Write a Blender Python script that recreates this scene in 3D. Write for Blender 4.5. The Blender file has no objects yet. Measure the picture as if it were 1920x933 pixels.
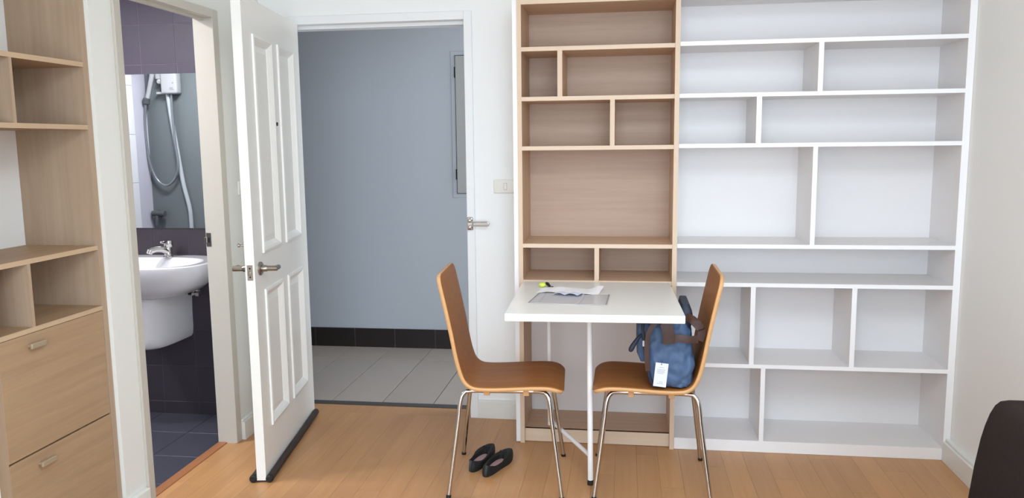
import bpy, bmesh, math, random
from mathutils import Vector, Matrix
random.seed(7)
S = bpy.context.scene
COL = S.collection

# ------------------------------------------------------------------ camera
F_PX = 1492.35
yaw, pitch, roll = (math.radians(a) for a in (8.1517, 7.6082, -0.6428))
cy, sy = math.cos(yaw), math.sin(yaw)
A = Matrix(((cy, sy, 0), (-sy, cy, 0), (0, 0, 1)))
B = Matrix(((1, 0, 0), (0, 0, -1), (0, 1, 0)))
P = Matrix(((1, 0, 0), (0, math.cos(pitch), -math.sin(pitch)), (0, math.sin(pitch), math.cos(pitch))))
Q = Matrix(((math.cos(roll), -math.sin(roll), 0), (math.sin(roll), math.cos(roll), 0), (0, 0, 1)))
M = Q @ P @ B @ A                      # world -> (right, down, forward)
right, down, fwd = (Vector(M[i]) for i in range(3))
R = Matrix((right, -down, -fwd)).transposed()
cam_d = bpy.data.cameras.new('camera')
cam_d.sensor_fit = 'HORIZONTAL'; cam_d.sensor_width = 36.0
cam_d.lens = F_PX * 36.0 / 1920.0
cam_d.clip_start = 0.02
cam = bpy.data.objects.new('camera', cam_d); COL.objects.link(cam)
cam.matrix_world = Matrix.Translation((0, 0, 1.43)) @ R.to_4x4()
S.camera = cam

# ------------------------------------------------------------------ sky, lights, exposure
w = bpy.data.worlds.new('sky'); S.world = w; w.use_nodes = True
w.node_tree.nodes['Background'].inputs[0].default_value = (0.80, 0.90, 1.0, 1)
w.node_tree.nodes['Background'].inputs[1].default_value = 1.0
def area(name, loc, target, sx, sy_, power, color):
    l = bpy.data.lights.new(name, 'AREA'); l.shape = 'RECTANGLE'; l.size = sx; l.size_y = sy_
    l.energy = power; l.color = color
    o = bpy.data.objects.new(name, l); COL.objects.link(o)
    o.location = loc
    o.rotation_euler = (Vector(target) - Vector(loc)).to_track_quat('-Z', 'Y').to_euler()
    return o
area('daylight_through_window', (0.22, -1.72, 1.28), (0.22, 4.0, 1.20), 2.3, 2.3, 119, (0.765, 0.915, 1.07))
area('overhead_fill_light', (0.25, 0.75, 2.53), (0.25, 0.75, 0), 1.3, 1.3, 56, (0.81, 0.95, 1.08))  # added overhead fill with no known fixture, lifts upward-facing surfaces
area('bathroom_lamp_light', (-2.50, 2.92, 2.30), (-2.50, 2.95, 0), 0.16, 0.16, 18, (1.0, 0.98, 1.0))
area('shower_fill_light', (-3.25, 2.35, 2.37), (-3.4, 2.2, 0), 0.3, 0.3, 34, (1.0, 0.99, 1.0))  # added light without a known source, brightens the white tiles in the mirror
area('hall_end_fill_light', (1.40, 4.72, 1.10), (-1.6, 4.85, 0.6), 0.9, 1.5, 38, (0.88, 0.95, 1.03))  # unseen light added at the hall's right end, brightens the hall wall
area('hall_fill_light', (-0.9, 4.72, 2.39), (-0.9, 4.72, 0), 0.4, 0.3, 1.2, (0.95, 0.97, 1.0))  # weak unseen fill added above the hall to brighten the open door leaf
S.view_settings.view_transform = 'Standard'; S.view_settings.look = 'None'
S.view_settings.gamma = 1.0; S.view_settings.use_curve_mapping = False
S.view_settings.exposure = -0.03
S.cycles.max_bounces = 14; S.cycles.diffuse_bounces = 10; S.cycles.use_denoising = True

# ------------------------------------------------------------------ materials
def lin(c):
    return tuple(((v / 255) / 12.92 if v / 255 <= 0.04045 else ((v / 255 + 0.055) / 1.055) ** 2.4) for v in c) + (1.0,)
def mat(name, rgb, rough=0.5, metal=0.0, bump=0.0, bscale=60.0, var=0.0, vscale=3.0, spec=0.5, rand=0.0, coat=0.0, stretch=(1, 1, 1)):
    m = bpy.data.materials.new(name); m.use_nodes = True
    nt = m.node_tree; b = nt.nodes['Principled BSDF']; L = nt.links.new
    b.inputs['Roughness'].default_value = rough; b.inputs['Metallic'].default_value = metal
    b.inputs['Specular IOR Level'].default_value = spec
    b.inputs['Coat Weight'].default_value = coat
    c = lin(rgb); b.inputs['Base Color'].default_value = c
    tc = nt.nodes.new('ShaderNodeTexCoord'); mp = nt.nodes.new('ShaderNodeMapping')
    mp.inputs['Scale'].default_value = stretch
    L(tc.outputs['Object'], mp.inputs['Vector'])
    if var or rand:
        mix = nt.nodes.new('ShaderNodeMix'); mix.data_type = 'RGBA'
        mix.inputs[6].default_value = tuple(max(0, v * (1 - var)) for v in c[:3]) + (1,)
        mix.inputs[7].default_value = tuple(min(1, v * (1 + var)) for v in c[:3]) + (1,)
        n = nt.nodes.new('ShaderNodeTexNoise'); n.inputs['Scale'].default_value = vscale; n.inputs['Detail'].default_value = 5
        L(mp.outputs['Vector'], n.inputs['Vector'])
        L(n.outputs['Fac'], mix.inputs[0])
        out = mix.outputs[2]
        if rand:
            oi = nt.nodes.new('ShaderNodeObjectInfo'); hsv = nt.nodes.new('ShaderNodeHueSaturation')
            mr = nt.nodes.new('ShaderNodeMapRange'); mr.inputs['To Min'].default_value = 1 - rand; mr.inputs['To Max'].default_value = 1 + rand
            L(oi.outputs['Random'], mr.inputs['Value']); L(mr.outputs['Result'], hsv.inputs['Value']); L(out, hsv.inputs['Color'])
            out = hsv.outputs['Color']
        L(out, b.inputs['Base Color'])
    if bump:
        n2 = nt.nodes.new('ShaderNodeTexNoise'); n2.inputs['Scale'].default_value = bscale; n2.inputs['Detail'].default_value = 3
        bp = nt.nodes.new('ShaderNodeBump'); bp.inputs['Strength'].default_value = bump; bp.inputs['Distance'].default_value = 0.002
        L(mp.outputs['Vector'], n2.inputs['Vector']); L(n2.outputs['Fac'], bp.inputs['Height']); L(bp.outputs['Normal'], b.inputs['Normal'])
    return m
def wood(name, rgb, axis='x', contrast=0.10, rough=0.5, rand=0.0, fine=1.0, hue=0.0, spec=0.35):
    m = bpy.data.materials.new(name); m.use_nodes = True
    nt = m.node_tree; b = nt.nodes['Principled BSDF']; L = nt.links.new
    b.inputs['Roughness'].default_value = rough; b.inputs['Specular IOR Level'].default_value = spec
    c = lin(rgb)
    tc = nt.nodes.new('ShaderNodeTexCoord'); mp = nt.nodes.new('ShaderNodeMapping')
    mp.inputs['Scale'].default_value = {'x': (1.2, 26, 26), 'y': (26, 1.2, 26), 'z': (26, 26, 1.2)}[axis]
    oi = nt.nodes.new('ShaderNodeObjectInfo'); ml = nt.nodes.new('ShaderNodeMath'); ml.operation = 'MULTIPLY'; ml.inputs[1].default_value = 37.0
    L(oi.outputs['Random'], ml.inputs[0]); L(ml.outputs[0], mp.inputs['Location'])
    L(tc.outputs['Object'], mp.inputs['Vector'])
    n = nt.nodes.new('ShaderNodeTexNoise'); n.inputs['Scale'].default_value = 1.6 * fine; n.inputs['Detail'].default_value = 7; n.inputs['Roughness'].default_value = 0.62
    n.inputs['Distortion'].default_value = 0.4
    L(mp.outputs['Vector'], n.inputs['Vector'])
    r = nt.nodes.new('ShaderNodeValToRGB')
    r.color_ramp.elements[0].position = 0.3; r.color_ramp.elements[1].position = 0.7
    r.color_ramp.elements[0].color = tuple(v * (1 - contrast * k) for v, k in zip(c[:3], (0.8, 1.1, 1.3))) + (1,)
    r.color_ramp.elements[1].color = tuple(min(1, v * (1 + contrast)) for v in c[:3]) + (1,)
    L(n.outputs['Fac'], r.inputs['Fac'])
    out = r.outputs['Color']
    if rand:
        hsv = nt.nodes.new('ShaderNodeHueSaturation'); mr = nt.nodes.new('ShaderNodeMapRange')
        mr.inputs['To Min'].default_value = 1 - rand; mr.inputs['To Max'].default_value = 1 + rand
        L(oi.outputs['Random'], mr.inputs['Value']); L(mr.outputs['Result'], hsv.inputs['Value']); L(out, hsv.inputs['Color']); out = hsv.outputs['Color']
    L(out, b.inputs['Base Color'])
    return m
WALL = mat('painted_white_wall', (237, 238, 237), 0.6, bump=0.12, bscale=90, var=0.012, vscale=1.5)
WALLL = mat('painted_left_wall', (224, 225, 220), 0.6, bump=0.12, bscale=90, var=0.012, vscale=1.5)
WALLR = mat('painted_offwhite_wall', (237, 237, 234), 0.6, bump=0.15, bscale=60, var=0.015, vscale=1.2)
CEIL = mat('ceiling_white', (246, 246, 245), 0.8, var=0.01)
DOORW = mat('door_white_paint', (236, 236, 231), 0.35, bump=0.05, bscale=40, var=0.01, stretch=(8, 8, 0.7))
FRAMEW = mat('frame_white_paint', (233, 235, 236), 0.35, var=0.01)
CREAM = mat('cream_frame_paint', (189, 184, 173), 0.4, var=0.015, vscale=4)
BASEW = mat('baseboard_paint', (224, 224, 219), 0.4, var=0.01)
MELAM = mat('white_melamine', (228, 225, 224), 0.4, var=0.02, vscale=1.2, stretch=(0.6, 1, 6), bump=0.05, bscale=50)
MELED = mat('white_edge_band', (243, 242, 242), 0.35, var=0.01)
OAKX = wood('oak_laminate_horizontal', (204, 176, 148), 'x', 0.09)
OAKZ = wood('oak_laminate_vertical', (202, 173, 145), 'z', 0.09)
OAKY = wood('oak_laminate_depth', (204, 174, 143), 'y', 0.09)
OAKB = wood('oak_laminate_back', (185, 161, 142), 'x', 0.08, fine=0.8)
OAKE = wood('oak_edge_band', (222, 199, 175), 'x', 0.05)
OAKEZ = wood('oak_edge_band_upright', (218, 194, 169), 'z', 0.05)
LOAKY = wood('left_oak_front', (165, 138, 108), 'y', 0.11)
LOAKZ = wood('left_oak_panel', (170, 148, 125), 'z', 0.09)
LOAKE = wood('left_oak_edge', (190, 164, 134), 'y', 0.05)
PLANK = wood('beech_floor_plank', (183, 137, 92), 'y', 0.075, rough=0.36, rand=0.075, fine=0.8, spec=0.4)
SUBF = mat('dark_plank_joint', (110, 78, 50), 0.8)
SILLW = wood('orange_wood_threshold', (158, 106, 70), 'y', 0.1)
PLYB = wood('walnut_stained_ply', (154, 99, 50), 'x', 0.14, rough=0.5, fine=1.4, spec=0.2)
PLYE = wood('birch_ply_edge', (214, 167, 116), 'x', 0.07)
CHROME = mat('chrome', (205, 203, 200), 0.12, 1.0)
NICKEL = mat('satin_nickel', (158, 150, 140), 0.28, 1.0)
CABH = mat('dull_brass_handle', (168, 152, 126), 0.5, 0.3)
DARKM = mat('dark_metal', (60, 58, 56), 0.35, 0.8)
BLACKR = mat('black_rubber', (22, 21, 21), 0.6)
TABLEW = mat('white_laminate_top', (235, 235, 230), 0.32, var=0.012, vscale=2)
TUBEW = mat('white_powder_coat', (238, 238, 238), 0.3)
BROWNF = mat('dark_brown_foam_tube', (52, 40, 35), 0.7, bump=0.3, bscale=250)
HALLW = mat('grey_hall_paint', (181, 186, 192), 0.6, bump=0.2, bscale=120, var=0.015)
HALLT = mat('beige_hall_tile', (171, 160, 150), 0.38, var=0.05, vscale=6, rand=0.04)
GROUTD = mat('dark_grout', (92, 88, 84), 0.9)
SKIRT = mat('dark_brown_skirting_tile', (38, 30, 29), 0.35, var=0.1, vscale=5, rand=0.06)
GROUTL = mat('light_grout', (128, 118, 134), 0.9)
GROUTC = mat('dark_wall_grout', (74, 68, 74), 0.9)
PURP = mat('purple_grey_tile', (84, 76, 93), 0.4, var=0.08, vscale=8, rand=0.04)
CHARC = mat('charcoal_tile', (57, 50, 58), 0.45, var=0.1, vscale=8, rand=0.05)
SLATE = mat('slate_blue_floor_tile', (70, 71, 83), 0.42, var=0.1, vscale=6, rand=0.05)
SHOWW = mat('grey_shower_wall', (112, 118, 121), 0.5, var=0.05, vscale=2)
LAVW = mat('pale_lavender_wall', (206, 203, 216), 0.5)
WTILE = mat('white_wall_tile', (235, 235, 238), 0.25, rand=0.01, var=0.01)
CERAM = mat('white_ceramic', (216, 215, 219), 0.12, coat=0.4)
MIRR = mat('mirror_silver', (222, 228, 230), 0.01, 1.0)
PLASTW = mat('white_plastic', (228, 226, 218), 0.35)
HEATW = mat('heater_white_plastic', (186, 187, 190), 0.4)
HOSEG = mat('grey_shower_hose', (150, 155, 160), 0.25, 0.6)
PIPEG = mat('grey_plastic_pipe', (186, 192, 196), 0.4)
DKGREY = mat('dark_grey_plastic', (84, 86, 90), 0.4)
CABG = mat('grey_metal_cabinet', (168, 168, 166), 0.4, var=0.02)
BLACKG = mat('black_gap', (16, 15, 15), 0.8)
SOFA = mat('dark_brown_upholstery', (42, 33, 29), 0.9, bump=0.6, bscale=160, var=0.18, vscale=26, spec=0.2)
BAGB = mat('denim_blue_nylon', (74, 97, 130), 0.55, bump=0.7, bscale=14, var=0.3, vscale=16, spec=0.4)
BAGD = mat('dark_navy_nylon', (38, 46, 64), 0.6, bump=0.3, bscale=60, var=0.1)
LEATH = mat('brown_leather', (68, 42, 32), 0.5, bump=0.2, bscale=90, var=0.12, vscale=9)
PAPER = mat('white_paper', (244, 244, 247), 0.7)
PRINT = mat('grey_print', (168, 170, 178), 0.7)
SLEEVE = mat('grey_plastic_sleeve', (200, 200, 203), 0.3, var=0.04, vscale=9)
SLEEVE2 = mat('pale_sleeve_seam', (214, 215, 222), 0.2)
NEON = mat('neon_yellow_plastic', (216, 234, 92), 0.4)
SHOEB = mat('black_suede', (20, 19, 20), 0.75, bump=0.3, bscale=300)
SHOES = mat('shiny_black_leather', (44, 46, 52), 0.3)
INSOLE = mat('dusty_pink_insole', (168, 136, 136), 0.8, var=0.06, vscale=20)
BOARD = mat('window_frame_white', (235, 236, 238), 0.4)
GLASS = bpy.data.materials.new('window_glass'); GLASS.use_nodes = True
_nt = GLASS.node_tree; _nt.nodes.remove(_nt.nodes['Principled BSDF'])
_t = _nt.nodes.new('ShaderNodeBsdfTransparent'); _g = _nt.nodes.new('ShaderNodeBsdfGlossy'); _g.inputs['Roughness'].default_value = 0.02
_m = _nt.nodes.new('ShaderNodeMixShader'); _m.inputs[0].default_value = 0.06
_nt.links.new(_t.outputs[0], _m.inputs[1]); _nt.links.new(_g.outputs[0], _m.inputs[2]); _nt.links.new(_m.outputs[0], _nt.nodes['Material Output'].inputs[0])

# ------------------------------------------------------------------ helpers
MW = {}
def reg(o, mtx): MW[o.name] = mtx; return o
def props(o, label=None, cat=None, group=None, kind=None):
    if label: o['label'] = label
    if cat: o['category'] = cat
    if group: o['group'] = group
    if kind: o['kind'] = kind
    return o
def thing(name, label, cat, loc=(0, 0, 0), rz=0.0, group=None, kind=None):
    o = bpy.data.objects.new(name, None); COL.objects.link(o)
    o.empty_display_size = 0.05
    o.location = loc; o.rotation_euler = (0, 0, rz)
    props(o, label, cat, group, kind)
    return reg(o, Matrix.Translation(loc) @ Matrix.Rotation(rz, 4, 'Z'))
def obj(name, bm, m, parent=None, world=True, smooth=False, base=False, origin=True):
    """link bm as ONE mesh object; coordinates are world unless world=False (then parent-local)."""
    pm = MW[parent.name] if parent else Matrix.Identity(4)
    if parent and world: bmesh.ops.transform(bm, matrix=pm.inverted(), verts=bm.verts)
    c = Vector((0, 0, 0))
    if origin:
        lo = Vector([min(v.co[i] for v in bm.verts) for i in range(3)]); hi = Vector([max(v.co[i] for v in bm.verts) for i in range(3)])
        c = (lo + hi) / 2
        if base or not parent: c.z = lo.z
        bmesh.ops.translate(bm, vec=-c, verts=bm.verts)
    bmesh.ops.recalc_face_normals(bm, faces=bm.faces)
    me = bpy.data.meshes.new(name); bm.to_mesh(me); bm.free()
    for mm in (m if isinstance(m, (list, tuple)) else [m]): me.materials.append(mm)
    if smooth:
        for p in me.polygons: p.use_smooth = True
        me.set_sharp_from_angle(angle=math.radians(38))
    o = bpy.data.objects.new(name, me); COL.objects.link(o); o.location = c
    if parent: o.parent = parent
    return reg(o, pm @ Matrix.Translation(c))
def bx(bm, x0, x1, y0, y1, z0, z1, bev=0.0, seg=2, mi=0):
    g = bmesh.ops.create_cube(bm, size=1.0)
    vs = g['verts']
    for v in vs:
        v.co = Vector((x0 + (v.co.x + 0.5) * (x1 - x0), y0 + (v.co.y + 0.5) * (y1 - y0), z0 + (v.co.z + 0.5) * (z1 - z0)))
    fs = set(f for v in vs for f in v.link_faces)
    for f in fs: f.material_index = mi
    if bev: bmesh.ops.bevel(bm, geom=list(set(e for v in vs for e in v.link_edges)), offset=bev, segments=seg, profile=0.5, affect='EDGES')
    return bm
def box(x0, x1, y0, y1, z0, z1, bev=0.0, seg=2):
    return bx(bmesh.new(), x0, x1, y0, y1, z0, z1, bev, seg)
def catmull(pts, n=8):
    pts = [Vector(p) for p in pts]; out = []
    for i in range(len(pts) - 1):
        p0 = pts[max(i - 1, 0)]; p1 = pts[i]; p2 = pts[i + 1]; p3 = pts[min(i + 2, len(pts) - 1)]
        for k in range(n):
            t = k / n
            out.append(0.5 * ((2 * p1) + (p2 - p0) * t + (2 * p0 - 5 * p1 + 4 * p2 - p3) * t * t + (3 * p1 - p0 - 3 * p2 + p3) * t ** 3))
    out.append(pts[-1]); return out
def tube(bm, pts, r, seg=12, cap=True, ribbon=None):
    pts = [Vector(p) for p in pts]; rs = r if isinstance(r, (list, tuple)) else [r] * len(pts)
    rings = []; up = None
    for i, p in enumerate(pts):
        d = (pts[min(i + 1, len(pts) - 1)] - pts[max(i - 1, 0)]).normalized()
        if up is None:
            up = Vector((0, 0, 1)) if abs(d.z) < 0.9 else Vector((1, 0, 0))
        side = d.cross(up).normalized(); up = side.cross(d).normalized()
        ring = []
        for k in range(seg):
            a = 2 * math.pi * k / seg
            ring.append(bm.verts.new(p + (side * math.cos(a) + up * math.sin(a)) * rs[i]))
        rings.append(ring)
    for a, b in zip(rings, rings[1:]):
        for k in range(seg):
            bm.faces.new((a[k], a[(k + 1) % seg], b[(k + 1) % seg], b[k]))
    if cap:
        bm.faces.new(rings[0][::-1]); bm.faces.new(rings[-1])
    return bm
def ribbon(bm, pts, width_dir, wd, th):
    """flat strap: width along width_dir, thickness th"""
    pts = [Vector(p) for p in pts]; wdv = Vector(width_dir).normalized(); rings = []
    for i, p in enumerate(pts):
        d = (pts[min(i + 1, len(pts) - 1)] - pts[max(i - 1, 0)]).normalized()
        wv = (wdv - d * wdv.dot(d)).normalized(); nv = d.cross(wv).normalized()
        rings.append([bm.verts.new(p + wv * a * wd / 2 + nv * b * th / 2) for a, b in ((-1, -1), (-.6, -1.3), (.6, -1.3), (1, -1), (1, 1), (.6, 1.3), (-.6, 1.3), (-1, 1))])
    n = 8
    for a, b in zip(rings, rings[1:]):
        for k in range(n): bm.faces.new((a[k], a[(k + 1) % n], b[(k + 1) % n], b[k]))
    bm.faces.new(rings[0][::-1]); bm.faces.new(rings[-1]); return bm
def lathe(bm, prof, origin, axis, seg=20):
    """prof: (distance along axis, radius)"""
    ax = Vector(axis).normalized(); u = ax.orthogonal().normalized(); v = ax.cross(u); o = Vector(origin); rings = []
    for d, r in prof:
        rings.append([bm.verts.new(o + ax * d + (u * math.cos(2 * math.pi * k / seg) + v * math.sin(2 * math.pi * k / seg)) * max(r, 1e-5)) for k in range(seg)])
    for a, b in zip(rings, rings[1:]):
        for k in range(seg): bm.faces.new((a[k], a[(k + 1) % seg], b[(k + 1) % seg], b[k]))
    bm.faces.new(rings[0][::-1]); bm.faces.new(rings[-1]); return bm
def loft(bm, loops, cap0=True, cap1=True):
    rings = [[bm.verts.new(Vector(p)) for p in lp] for lp in loops]; n = len(rings[0])
    for a, b in zip(rings, rings[1:]):
        for k in range(n): bm.faces.new((a[k], a[(k + 1) % n], b[(k + 1) % n], b[k]))
    if cap0: bm.faces.new(rings[0][::-1])
    if cap1: bm.faces.new(rings[-1])
    return bm
def ellipsoid(bm, c, r, seg=14, rings=9):
    g = bmesh.ops.create_uvsphere(bm, u_segments=seg, v_segments=rings, radius=1.0)
    for v in g['verts']: v.co = Vector((c[0] + v.co.x * r[0], c[1] + v.co.y * r[1], c[2] + v.co.z * r[2]))
    return bm
def struct(name, bm, m, label, cat, parent=None, smooth=False):
    o = obj(name, bm, m, parent, smooth=smooth)
    return props(o, label, cat, None, 'structure')
def pieces(name, m, parent, spots, size, bev=0.0, axis='z'):
    """spots: list of (centre, (sx,sy,sz)); alike sizes share one mesh"""
    cache = {}
    for c, s in spots:
        key = tuple(round(v, 4) for v in s)
        if key not in cache:
            b = box(-s[0] / 2, s[0] / 2, -s[1] / 2, s[1] / 2, -s[2] / 2, s[2] / 2)
            if bev:
                if axis == 'z': es = [e for e in b.edges if all(v.co.z > 0 for v in e.verts)]
                elif axis == '-y': es = [e for e in b.edges if all(v.co.y < 0 for v in e.verts)]
                else: es = [e for e in b.edges if all(v.co.x > 0 for v in e.verts)]
                bmesh.ops.bevel(b, geom=es, offset=bev, segments=1, affect='EDGES')
            me = bpy.data.meshes.new(name); b.to_mesh(me); b.free(); me.materials.append(m); cache[key] = me
        o = bpy.data.objects.new(name, cache[key]); COL.objects.link(o); o.parent = parent
        o.location = Vector(c) - MW[parent.name].to_translation()

# ------------------------------------------------------------------ key dimensions (metres)
YW = 3.97        # back wall face
XR = 1.443       # right wall face
XL = -1.865      # left wall face
XBL = -1.95      # bathroom side of the left wall
YR = -1.60       # rear wall face
ZC = 2.55
HY = 5.34        # far hall wall
BZ = -0.04       # bathroom floor
BX = -4.005      # bathroom far left wall
BY = 1.60        # bathroom near wall (seen in the mirror)
YB = 3.643       # front plane of the bookcases
DX0, DX1, DZ = -1.728, -0.796, 2.033    # entry doorway
BD0, BD1, BDZ = 2.80, 3.475, 2.005     # bathroom doorway (y range)

# ------------------------------------------------------------------ floor
fl = struct('floor', box(-1.905, XR + .1, YR - .1, 4.10, -0.06, -0.009), SUBF, 'honey beech plank floor of the room', 'floor')
spots = []; W_ = 0.0962; LEN = 0.92; k = 0
x = XL
while x < XR - 0.002:
    x1 = min(x + W_, XR)
    y = YR - ((k * 0.37) % 1.0) * LEN
    while y < YW:
        a, b_ = max(y, YR), min(y + LEN, YW)
        if YW - b_ < .06: b_ = YW
        if a - YR < .06: a = YR
        if b_ - a > 0.06: spots.append((((x + x1) / 2, (a + b_) / 2, -0.0045), (round(x1 - x - 0.0006, 4), round(b_ - a - 0.0006, 4), 0.009)))
        y += LEN
    x = x1; k += 1
x = DX0
while x < DX1 - 0.002:
    x1 = min(x + W_, DX1); spots.append((((x + x1) / 2, (YW + 4.09) / 2, -0.0045), (round(x1 - x - 0.0006, 4), 0.1194, 0.009))); x = x1
for q in range(3): spots.append(((-1.885, BD0 + (q + .5) * (BD1 - BD0) / 3, -0.0045), (0.0394, round((BD1 - BD0) / 3 - .0006, 4), 0.009)))
pieces('plank', PLANK, fl, spots, None)

# ------------------------------------------------------------------ walls of the room
b = bmesh.new()
bx(b, XBL, DX0 - 0.02, YW, 4.09, -.06, ZC + .05); bx(b, DX1 + 0.02, XR + .1, YW, 4.09, -.06, ZC + .05); bx(b, DX0 - 0.02, DX1 + 0.02, YW, 4.09, DZ + 0.02, ZC + .05)
struct('wall_back', b, WALL, 'white painted back wall around the entry doorway', 'wall')
b = bmesh.new()
bx(b, XBL, XL, 2.632, BD0 - .02, 0, ZC + .05); bx(b, XBL, XL, BD1 + .02, YW, 0, ZC + .05); bx(b, XBL, XL, BD0 - .02, BD1 + .02, BDZ + .02, ZC + .05)
bx(b, XBL, XL, YR - .1, 2.048, 0, ZC + .05); bx(b, XBL, XL, 2.048, 2.632, 2.30, ZC + .05)
struct('wall_left', b, WALLL, 'white painted left wall with the bathroom doorway', 'wall')
struct('wall_right', box(XR, XR + .1, YR - .1, 4.09, -.06, ZC + .05), WALLR, 'plain off-white wall to the right of the white bookcase', 'wall')
b = bmesh.new()
bx(b, XBL, -0.98, YR - .1, YR, -.06, ZC + .05); bx(b, 1.42, XR, YR - .1, YR, -.06, ZC + .05); bx(b, -0.98, 1.42, YR - .1, YR, 2.47, ZC + .05); bx(b, -0.98, 1.42, YR - .1, YR, -.06, 0.08)
struct('wall_rear', b, WALL, 'white wall behind the camera with a wide window', 'wall')
wn = thing('window_1', 'wide white-framed window in the wall behind the camera', 'window', (0.05, YR - .05, 0.08), kind='structure')
for (a0, a1, c0, c1) in ((-0.98, 1.42, .08, .13), (-0.98, 1.42, 2.42, 2.47), (-0.98, -0.93, .13, 2.42), (1.37, 1.42, .13, 2.42), (.195, .245, .13, 2.42)):
    obj('window_frame', box(a0, a1, YR - .08, YR - .03, c0, c1, .004), BOARD, wn)
for (a0, a1) in ((-0.93, .195), (.245, 1.37)): obj('pane', box(a0, a1, YR - .058, YR - .052, .13, 2.42), GLASS, wn)
struct('ceiling', box(XBL, XR + .1, YR - .1, 4.09, ZC, ZC + .1), CEIL, 'plain white ceiling of the room', 'ceiling')

# baseboards
def baseboard(name, bm, label): return struct(name, bm, BASEW, label, 'baseboard')
b = box(DX1 + .040, -0.512, YW - .013, YW, 0, .085); bx(b, DX1 + .040, -0.512, YW - .009, YW, .085, .098)
baseboard('baseboard_back', b, 'short white baseboard between entry door and bookcase')
b = box(XL, XL + .028, BD1 + .053, YW - .013, 0, .090); bx(b, XL, XL + .018, BD1 + .053, YW - .013, .090, .102, .004)
baseboard('baseboard_left', b, 'white baseboard behind the open entry door')
b = box(XL, XL + .02, 2.634, BD0 - .044, 0, .10, .004)
baseboard('baseboard_left', b, 'short white baseboard between the oak cabinet and bathroom door frame')
b = box(XR - .033, XR, YR, YB - .002, 0, .088); bx(b, XR - .022, XR, YR, YB - .002, .088, .102, .004)
baseboard('baseboard_right', b, 'white baseboard along the right wall')

# entry door frame
t1 = thing('trim_1', 'white wooden frame around the open entry doorway', 'door frame', ((DX0 + DX1) / 2, YW, 0), kind='structure')
for nm, bb in (('jamb', box(DX1, DX1 + .02, YW - .004, 4.09, 0, DZ)), ('jamb', box(DX0 - .02, DX0, YW - .004, 4.09, 0, DZ)), ('head_jamb', box(DX0 - .02, DX1 + .02, YW - .004, 4.09, DZ, DZ + .02)),
               ('casing', box(DX1, DX1 + .040, YW - .016, YW, 0, DZ + .042, .003)), ('casing', box(DX0 - .040, DX0, YW - .016, YW, 0, DZ + .042, .003)),
               ('head_casing', box(DX0, DX1, YW - .0158, YW, DZ, DZ + .042, .003)), ('door_stop', box(DX0, DX1, YW + .045, 4.09, DZ - .016, DZ)),
               ('door_stop', box(DX1 - .012, DX1, YW + .045, 4.09, 0, DZ - .016)), ('door_stop', box(DX0, DX0 + .012, YW + .045, 4.09, 0, DZ - .016))):
    obj(nm, bb, FRAMEW, t1)
sp = obj('strike_plate', box(DX1 - .002, DX1 + .001, YW + .004, YW + .03, .895, .965), DARKM, t1); sp['label'] = 'dark metal strike plate'
tr = struct('trim_4', box(DX0, DX1, 4.095, 4.145, -.01, .004, .002), mat('dark_steel_threshold', (86, 82, 80), .45, .5), 'thin dark threshold strip in the entry doorway', 'threshold')
# bathroom door frame
t2 = thing('trim_2', 'cream wooden frame around the bathroom doorway', 'door frame', ((XBL + XL) / 2, (BD0 + BD1) / 2, 0), kind='structure')
for nm, bb in (('jamb', box(XBL, XL + .002, BD1, BD1 + .02, BZ, BDZ)), ('jamb', box(XBL, XL + .002, BD0 - .02, BD0, BZ, BDZ)), ('head_jamb', box(XBL, XL + .002, BD0 - .02, BD1 + .02, BDZ, BDZ + .02)),
               ('casing', box(XL, XL + .012, BD1, BD1 + .05, 0, BDZ + .036, .002)), ('casing', box(XL, XL + .012, BD0 - .04, BD0, 0, BDZ + .036, .002)), ('head_casing', box(XL, XL + .0118, BD0, BD1, BDZ, BDZ + .036, .002)),
               ('door_stop', box(XBL + .04, XL - .03, BD0, BD1, BDZ - .012, BDZ)), ):
    obj(nm, bb, CREAM, t2)
b = bmesh.new(); bx(b, XBL + .003, XBL + .026, BD1 - .002, BD1 + .001, .962, 1.026)
sp = obj('strike_plate', b, NICKEL, t2); sp['label'] = 'metal strike plate with a dark slot'
obj('slot', box(XBL + .009, XBL + .021, BD1 - .0026, BD1, .980, 1.004), BLACKG, sp)
obj('lip', box(XBL - .006, XBL + .006, BD1 - .0045, BD1 - .0005, .978, 1.006, .001), NICKEL, sp)
struct('trim_3', box(XBL, -1.905, BD0, BD1, BZ, .006, .004), SILLW, 'orange-brown wooden threshold of the bathroom doorway', 'threshold')

# ------------------------------------------------------------------ hall beyond the entry door
fh = struct('floor_hall', box(-3.2, XR + .1, 4.0905, HY + .1, -.06, -.006), GROUTD, 'beige-grey tiled floor of the hall outside', 'floor')
spots = []
xj = [-1.63 + .292 * i for i in range(-5, 11)]
for i in range(len(xj) - 1):
    for (y0, y1) in ((4.146, 5.03), (5.03, HY)):
        spots.append((((xj[i] + xj[i + 1]) / 2, (y0 + y1) / 2, -.003), (round(xj[i + 1] - xj[i] - .005, 4), round(y1 - y0 - .003, 4), .006)))
pieces('tile', HALLT, fh, spots, None, .0012)
struct('wall_hall', box(-3.2, XR + .1, HY, HY + .1, 0, 2.5), HALLW, 'plain grey wall of the hall seen through the entry doorway', 'wall')
b = bmesh.new(); bx(b, -3.3, -3.2, 4.09, HY + .1, 0, 2.5); bx(b, XR + .1, XR + .2, 4.09, HY + .1, 0, 2.5)
struct('wall_hall_end', b, HALLW, 'grey end walls of the hall outside the view', 'wall')
struct('ceiling_hall', box(-3.2, XR + .1, 4.09, HY + .1, 2.42, 2.5), CEIL, 'white ceiling of the hall outside', 'ceiling')
sk = struct('baseboard_hall', box(-3.2, XR + .1, HY - .006, HY, 0, .134), GROUTL, 'dark brown tiled skirting along the grey hall wall', 'baseboard')
spots = []
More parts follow.
